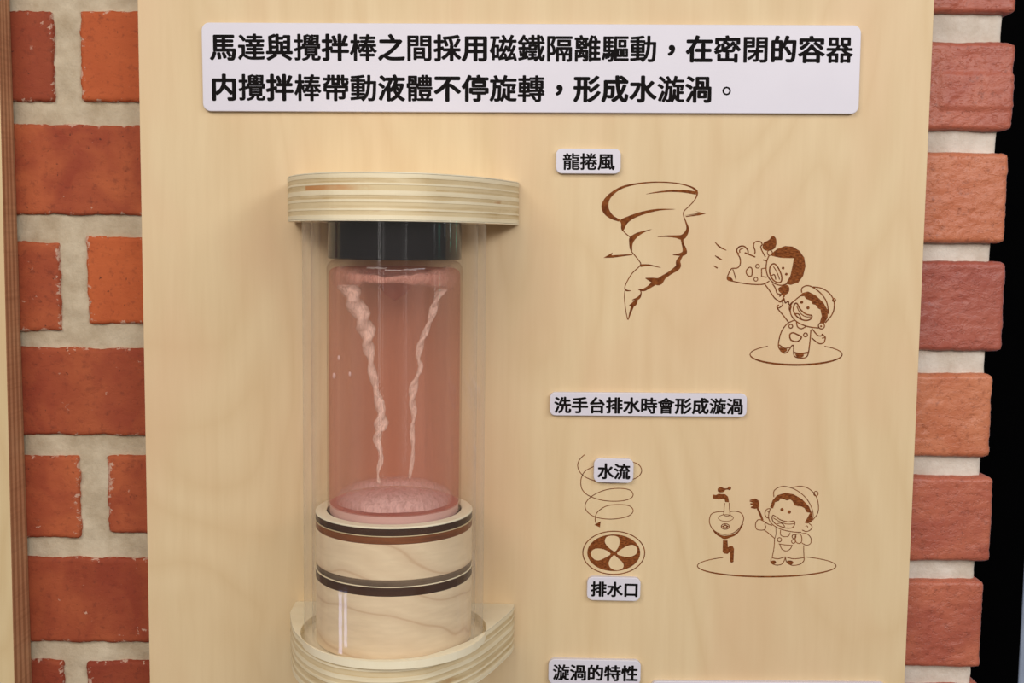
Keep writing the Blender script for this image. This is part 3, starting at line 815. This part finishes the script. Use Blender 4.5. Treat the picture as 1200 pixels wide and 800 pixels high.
EMC = 0.5 * (max(p[1] for p in v0) + min(p[1] for p in v0)); EMS = (max(p[1] for p in v0) - min(p[1] for p in v0)) / 0.90
EMS = max(EMS, 1e-3)
sign('title_sign', 'long white two-line sign across the top of the board', 622.3, 80, 771, 102, 9, 0.25,
     [('馬達與攪拌棒之間採用磁鐵隔離驅動，在密閉的容器', 262, 57.8, 32.78, 31.5), ('内攪拌棒帶動液體不停旋轉，形成水漩渦。', 262, 104.2, 32.78, 31.5)])
sign('tornado_sign', 'small white label of three characters above the tornado drawing', 689.5, 188.7, 76, 29, 7, 0.3,
     [('龍捲風', 669.5, 189.8, 20.4, 20)])
sign('basin_sign', 'long narrow white label of eleven characters at mid height of the board', 759.8, 474, 231, 27.5, 6.5, 0.45,
     [('洗手台排水時會形成漩渦', 659.3, 475.6, 20.2, 19.5)], )
sign('flow_sign', 'small white two-character label over the spiral line drawing', 719.2, 551.5, 46.5, 28.5, 7, 1.2,
     [('水流', 709.8, 552.6, 19.2, 19)])
sign('drain_sign', 'small white three-character label under the drain drawing', 719.3, 690, 62.5, 28, 7, 1.3,
     [('排水口', 701.5, 690.8, 19, 18.5)])
sign('property_sign', 'white five-character label cut by the bottom edge of the picture', 696.8, 787.5, 108, 30, 7, 1.0,
     [('漩渦的特性', 657.5, 788.6, 20.1, 19.5)])
sign('wide_sign', 'sliver of a large white sign at the bottom edge, right of the five-character label', 900, 850, 276, 105, 8, 0.4, [])

# ------------------------------------------------------------------ vortex display
zt1 = on_y(602, 707, 0.0).z                      # top face of the lower bracket
AX = on_y(462.7, 729, -0.045).x; AY = -0.0485     # axis of tube
RW, RF = 0.0742, 0.1080
BX = 0.5 * (on_y(337, 703, 0).x + on_y(602, 707, 0).x)
zc_b = on_y(465, 257.5, -RF).z                  # underside of the upper bracket
zc_t = on_y(465, 202.0, -RF).z
RS = 0.0548; SH_T = 0.0050                      # shell radius, wall
# plan of the shelf: half widths (left, right) at distances from the board, read off the top face
_o = [(338, 705), (340, 717.5), (343.7, 736), (354.7, 749), (371, 759.4), (392, 767), (426, 771.8), (453.7, 772.5), (470, 771.8), (497.5, 768.4),
      (525, 760), (552.5, 749), (574.5, 735.4), (591, 722), (600.6, 713), (601.5, 708)]
PLAN = []
for (a_, b_) in _o:
    q = on_z(a_, b_, zt1); PLAN.append((q.x - BX, q.y))
def d_outline(cx, grow=0.0):
    P = PLAN[::-1]; n = len(P); out = []
    for i in range(1, n - 2):
        a, b, c, d_ = P[i - 1], P[i], P[i + 1], P[i + 2]
        for k in range(5):
            t = k / 5
            out.append(tuple(0.5 * (2 * b[m] + (c[m] - a[m]) * t + (2 * a[m] - 5 * b[m] + 4 * c[m] - d_[m]) * t * t + (3 * b[m] - a[m] - 3 * c[m] + d_[m]) * t ** 3) for m in range(2)))
    out.append(P[n - 2]); 
    xr = out[0][0]; xl = out[-1][0]
    out = [(xr - 0.001, -0.0004), (xr + 0.0012, -0.002)] + out + [(xl - 0.0006, -0.002), (xl + 0.001, -0.0004)]
    out = [p for i, p in enumerate(out) if i < 2 or i >= len(out) - 2 or p[1] < -0.003]
    res = []
    for (x, y) in out:
        L = math.hypot(x, y + 0.03); res.append((cx + x - grow * x / L, min(-0.0004, y - grow * (y + 0.03) / L)))
    return res
def bracket(name, label, z0, z1, hole=None, streak=None):
    root = empty(name, (BX, 0, (z0 + z1) / 2)); tag(root, label, 'bracket')
    layers = [1.2, 1.1, 0.6, 1.5, 0.8, 0.9, 1.3, 1.3, 0.6, 1.1, 1.2]
    tot = sum(layers); z = z0
    v = []; f = []; mi = []
    for L, t in enumerate(layers):
        h = (z1 - z0) * t / tot
        g = 0.00014 if L % 2 else 0.0
        pts = d_outline(BX, grow=g); n = len(pts)
        k = len(v)
        for p in pts: v.append((p[0], p[1], z + 0.00015))
        for p in pts: v.append((p[0], p[1], z + h - 0.00015))
        for i in range(n - 1): f.append((k + i, k + i + 1, k + n + i + 1, k + n + i)); mi.append(2 if streak and L == streak[0] and streak[1] < pts[i][0] - BX < streak[2] else L % 2)
        f.append((k + n - 1, k, k + n, k + 2 * n - 1)); mi.append(L % 2)
        if L: f.extend([(kp + npv + i, kp + npv + (i + 1) % npv, k + (i + 1) % n, k + i) for i in range(n)]); mi.extend([1] * n)
        kp, npv = k, n
        z += h
    core = pydata('plywood_layers', v, f, [M['ply_light'], M['ply_tan'], M['streak']], None, False, mi); keep(core, root)
    # top and bottom veneers (with the round seat for the tube where there is one)
    for nm_, zz, sgn in (('top_veneer', z1, 1), ('bottom_veneer', z0, -1)):
        pts = d_outline(BX); v = []; f = []
        th = 0.0006
        if hole and sgn > 0:
            R = hole[2]; seg = []
            hw_ = math.sqrt(R * R - (-0.0006 - hole[1]) ** 2)
            pa, pb = pts[0], pts[-1]
            e0 = [(hole[0] + hw_ + (pa[0] - hole[0] - hw_) * k / 8, pa[1]) for k in range(8)]
            e1 = [(hole[0] - hw_ + (pb[0] - hole[0] + hw_) * k / 8, pb[1]) for k in range(7, -1, -1)]
            pts = e0 + pts + e1
        n = len(pts)
        if hole and sgn > 0:
            # inner ring: the hole clipped at the board
            for (x, y) in pts:
                a = math.atan2(y - hole[1], x - hole[0])
                hx_, hy_ = hole[0] + R * math.cos(a), hole[1] + R * math.sin(a)
                if hy_ > -0.0006:
                    # clip along the ray on the back line
                    hy_ = -0.0006; hx_ = hole[0] + math.copysign(math.sqrt(max(0, R * R - (hy_ - hole[1]) ** 2)), math.cos(a))
                seg.append((hx_, hy_))
            bmh = [(p[0], p[1], zz - 0.0040) for p in seg]
            keep(pydata('seat', bmh, [list(range(len(bmh)))], M['pale']), root)
            for p in pts: v.append((p[0], p[1], zz + th))
            for p in seg: v.append((p[0], p[1], zz + th))
            for p in pts: v.append((p[0], p[1], zz))
            for p in seg: v.append((p[0], p[1], zz - 0.004))
            for i in range(n - 1):
                f.append((i, i + 1, n + i + 1, n + i)); f.append((2 * n + i, 2 * n + i + 1, i + 1, i)); f.append((n + i, n + i + 1, 3 * n + i + 1, 3 * n + i))
        else:
            for p in pts: v.append((p[0], p[1], zz))
            for p in pts: v.append((p[0], p[1], zz + th * sgn))
            f.append(list(range(n, 2 * n))); f.append(list(range(n - 1, -1, -1)))
            for i in range(n): j = (i + 1) % n; f.append((i, j, n + j, n + i))
        o = pydata(nm_, v, f, M['pale']); keep(o, root)
    if not hole:
        pass
    return root
bracket('upper_bracket', 'half-round plywood bracket above the tube, layered edge with a brown streak', zc_b, zc_t, streak=(7, -0.046, 0.03))
bracket('lower_bracket', 'half-round plywood shelf holding the foot of the clear tube', zt1 - 0.0285, zt1 - 0.0006, hole=(AX, AY, RS + 0.0022))
# plug that closes the shelf under the tube
def shell():
    root_z = zt1 - 0.003
    n = 120; v = []; f = []
    a_cut = math.acos(min(1, (0.0006 + AY) / -RS)) if False else None
    # angle from +y at which the wall meets the board
    def arc(R):
        yc = -0.0008 - AY
        a = math.asin(max(-1, min(1, yc / R))) if yc < R else math.pi / 2
        return a
    ao = arc(RS); ai = arc(RS - SH_T)
    zs = [root_z, zc_b]
    for z in zs:
        for R, a in ((RS, ao), (RS - SH_T, ai)):
            for k in range(n + 1):
                t = a - (math.pi + 2 * a) * k / n       # from the right meeting line round the front to the left
                v.append((AX + R * math.cos(t), AY + R * math.sin(t), z))
    m_ = n + 1
    for k in range(n):
        f.append((k, k + 1, 2 * m_ + k + 1, 2 * m_ + k)); f.append((m_ + k, 3 * m_ + k, 3 * m_ + k + 1, m_ + k + 1))
        f.append((k, m_ + k, m_ + k + 1, k + 1)); f.append((2 * m_ + k, 2 * m_ + k + 1, 3 * m_ + k + 1, 3 * m_ + k))
    for k in (0, n): f.append((k, 2 * m_ + k, 3 * m_ + k, m_ + k))
    o = pydata('acrylic_tube', v, f, M['shell'], None, True)
    bm = bmesh.new(); bm.from_mesh(o.data); bmesh.ops.recalc_face_normals(bm, faces=bm.faces); bm.to_mesh(o.data); bm.free()
    o.data.set_sharp_from_angle(angle=math.radians(40))
    tag(o, 'wide clear acrylic tube standing between the two plywood brackets', 'tube')
    return o
shell()

RD = 0.0475; YD = AY - RD
zz = lambda py: on_y(470, py, YD).z
ped = empty('wooden_pedestal', (AX, AY, zt1 - 0.003))
tag(ped, 'stacked round wooden pedestal with scorched dark bands inside the clear tube', 'pedestal')
RV = 0.0405
z618 = zz(618)
def disc_part(name, r, z0, z1, mat, bev=0.0004, label=None, inner=None):
    prof = [(0.0, z0), (r - bev, z0), (r, z0 + bev), (r, z1 - bev), (r - bev, z1)]
    if inner: prof += [(inner, z1), (inner, z1 - 0.0035), (0.0, z1 - 0.0035)]
    else: prof += [(0.0, z1)]
    o = lathe(name, prof, AX, AY, mat, ped, 128)
    if label: o['label'] = label
    return o
disc_part('wooden_disc', RD, zt1 - 0.0040, zz(699.5), M['drum'])
disc_part('dark_disc', RD + 0.0001, zz(699.5) + 0.0001, zz(689.3), M['burnt'], label='scorched dark brown plywood disc')
disc_part('dark_disc', RD - 0.0002, zz(688) , zz(681), M['burnt_grey'], label='scorched grey brown plywood disc')
disc_part('spacer_disc', RD + 0.0002, zz(689.3), zz(688), M['ply_light'])
disc_part('wooden_disc', RD, zz(681) + 0.0001, zz(638.5), M['drum'])
disc_part('dark_disc', RD, zz(638.5) + 0.0001, zz(629.5), M['burnt_brown'], label='toasted brown plywood disc')
disc_part('spacer_disc', RD + 0.0002, zz(629.5), zz(628.6), M['ply_tan'])
disc_part('dark_disc', RD, zz(628.6), z618 - 0.0010, M['burnt'], label='scorched dark brown plywood disc')
disc_part('top_ring', RD + 0.0001, z618 - 0.0048, z618, M['pale'], inner=RV + 0.0005, label='pale ring cut out for the vessel')
top_ring = [o for o in ped.children if o.name.startswith('top_ring')][0]
# trim the ring so only its upper veneer shows above the dark disc
for v in top_ring.data.vertices:
    if v.co.z < z618 - 0.004 and (Vector((v.co.x - AX, v.co.y - AY, 0)).length > RV + 0.002): v.co.z = z618 - 0.0010

# vessel
zv0 = z618 - 0.0034
zcap = on_y(465, 305, AY - RV).z
ves = empty('liquid_vessel', (AX, AY, zv0)); tag(ves, 'clear cylinder of pink swirling liquid with a black cap, inside the tube', 'vessel')
RVO = RV
prof = [(0.0, zv0), (RVO - 0.001, zv0), (RVO, zv0 + 0.001)]
ztop = zcap
zsh = ztop - 0.0062
prof += [(RVO, zsh)]
for k in range(1, 9):
    a = math.pi / 2 * k / 8; prof.append((RVO - 0.0062 + 0.0062 * math.cos(a), zsh + 0.0060 * math.sin(a)))
prof += [(0.0, ztop - 0.0002)]
lathe('vessel_wall', prof, AX, AY, M['vessel'], ves, 128)
RL = RV - 0.0012
vb = lathe('vessel_base', [(0.0, zv0 + 0.0002), (RV - 0.0014, zv0 + 0.0002), (RV - 0.0014, zv0 + 0.0072), (0.0, zv0 + 0.0074)], AX, AY, M['base_pink'], ves, 96)
vb['label'] = 'pale pink base plate'
zl0 = zv0 + 0.0078; zlt = zsh + 0.0012
prof = [(0.0, zl0), (RL - 0.0006, zl0), (RL, zl0 + 0.0008), (RL, zlt - 0.004)]
for k in range(1, 7):
    a = math.pi / 2 * k / 6; prof.append((RL - 0.005 + 0.005 * math.cos(a), zlt - 0.004 + 0.004 * math.sin(a)))
prof += [(0.022, zlt - 0.001), (0.012, zlt - 0.008), (0.006, zlt - 0.016), (0.0, zlt - 0.020)]
lq = lathe('liquid', prof, AX, AY, M['liquid'], ves, 128); lq['label'] = 'translucent pink liquid'
zb_ = zc_b - 0.0004
cap = lathe('cap', [(0.0, zcap), (RV - 0.0012, zcap), (RV - 0.0006, zcap + 0.0006), (RV - 0.0006, zb_ - 0.0004), (0.0, zb_)], AX, AY, M['black_plastic'], ves, 128)
cap['label'] = 'glossy black cap'

def strand(name, pts, seed, yoff):
    """ropey twisted column of foam: centre line given as photo px (x, y, width)"""
    v = []; f = []; n = 14; steps = 130
    P = Draw(0, 0, 1).smooth(pts, False, 14)
    m_ = len(P)
    for i, (x, y, w_) in enumerate(P):
        c = on_y(x, y, AY + yoff); r = w_ * 0.5 * 0.679 / F
        tw = i * 0.16
        for k in range(n):
            a = 2 * math.pi * k / n
            rr = r * (1 + 0.30 * math.sin(2 * (a + tw)) + 0.14 * noise.noise(Vector((math.cos(a) * 1.5, math.sin(a) * 1.5, i * 0.22 + seed))))
            v.append((c.x + rr * math.cos(a), c.y + rr * math.sin(a), c.z + 0.0009 * noise.noise(Vector((a, i * 0.3, seed)))))
    for i in range(m_ - 1):
        for k in range(n):
            k2 = (k + 1) % n; f.append((i * n + k, i * n + k2, (i + 1) * n + k2, (i + 1) * n + k))
    f.append(list(range(n - 1, -1, -1))); f.append([(m_ - 1) * n + k for k in range(n)])
    o = pydata(name, v, f, M['strand'], None, True); keep(o, ves); o['label'] = 'twisted cream foam streak in the whirling water'
strand('foam_strand', [(407, 334, 20), (414, 350, 22), (422, 368, 20), (429, 385, 18), (431, 402, 14), (434, 420, 9), (437, 440, 9), (443, 465, 9), (447, 485, 12), (446, 500, 14), (442, 515, 8), (447, 535, 6), (443, 552, 4), (444, 566, 3)], 3.0, -0.016)
strand('foam_strand', [(519, 338, 10), (511, 352, 9), (506, 370, 8), (499, 388, 7), (494, 400, 8), (490, 418, 6), (493, 430, 5), (486, 448, 8), (483, 466, 9), (485, 485, 6), (483, 505, 5), (484, 530, 5), (480, 560, 3)], 8.0, -0.008)
# foam collar at the water surface
def collar():
    v = []; f = []; n = 96; m_ = 12
    R0 = RL - 0.0065; zc = zsh - 0.0050
    for i in range(n):
        a = 2 * math.pi * i / n
        for k in range(m_):
            b = 2 * math.pi * k / m_
            q = Vector((math.cos(a) * 2.5, math.sin(a) * 2.5, 0))
            rr = (0.0014 + 0.0040 * abs(math.cos(a)) ** 1.5) * (1 + 0.35 * noise.noise(q * 1.3 + Vector((0, 0, b))) + 0.2 * noise.noise(q * 4 + Vector((3, 0, b * 2))))
            R = R0 + rr * math.cos(b); z = zc + rr * 1.3 * math.sin(b) + 0.0012 * noise.noise(q * 2)
            R = min(R, RL - 0.0005)
            v.append((AX + R * math.cos(a), AY + R * math.sin(a), z))
    for i in range(n):
        for k in range(m_):
            i2, k2 = (i + 1) % n, (k + 1) % m_
            f.append((i * m_ + k, i2 * m_ + k, i2 * m_ + k2, i * m_ + k2))
    o = pydata('foam_ring', v, f, M['foam_ring'], None, True); keep(o, ves); o['label'] = 'bumpy pink foam at the water surface'
collar()
def cloud():  # pale dome standing for the lit vessel bottom, glow put into its colour
    v = []; f = []; n = 40; m_ = 14
    zc = zl0 + 0.0012
    for j in range(m_ + 1):
        t = math.pi / 2 * j / m_
        for i in range(n):
            a = 2 * math.pi * i / n
            r = 0.0362 * math.cos(t) ** 0.8 * (1 + 0.03 * noise.noise(Vector((math.cos(a) * 2, math.sin(a) * 2, j * 0.2))))
            v.append((AX + r * math.cos(a), AY + r * math.sin(a), zc + 0.0130 * math.sin(t) * (1 + 0.04 * noise.noise(Vector((math.cos(a) * 3, math.sin(a) * 3, j * 0.4))))))
    for j in range(m_):
        for i in range(n):
            i2 = (i + 1) % n; f.append((j * n + i, j * n + i2, (j + 1) * n + i2, (j + 1) * n + i))
    o = pydata('glow_haze', v, f, M['lit_haze'], None, True); keep(o, ves); o['label'] = 'whitish haze standing for the lit glow at the bottom'
cloud()
M['white_dot'] = plain('plain_white', (0.95, 0.95, 0.98), 0.2, 0.8, 0.0)
for (px, py, r) in ((397, 419, 1.6), (391.5, 440, 2.0), (410, 438, 1.5)):  # small white dots set just inside the vessel wall
    a_ = on_y(px, py, AY).x - AX
    yy = AY - math.sqrt(max(0, (RV - 0.0022) ** 2 - a_ * a_))
    c = on_y(px, py, yy); bm = bmesh.new(); bmesh.ops.create_uvsphere(bm, u_segments=10, v_segments=8, radius=r * 0.00050)
    for v in bm.verts: v.co.z *= 1.8; v.co += c
    o = from_bm('white_dot', bm, M['white_dot'], None, True); keep(o, ves)
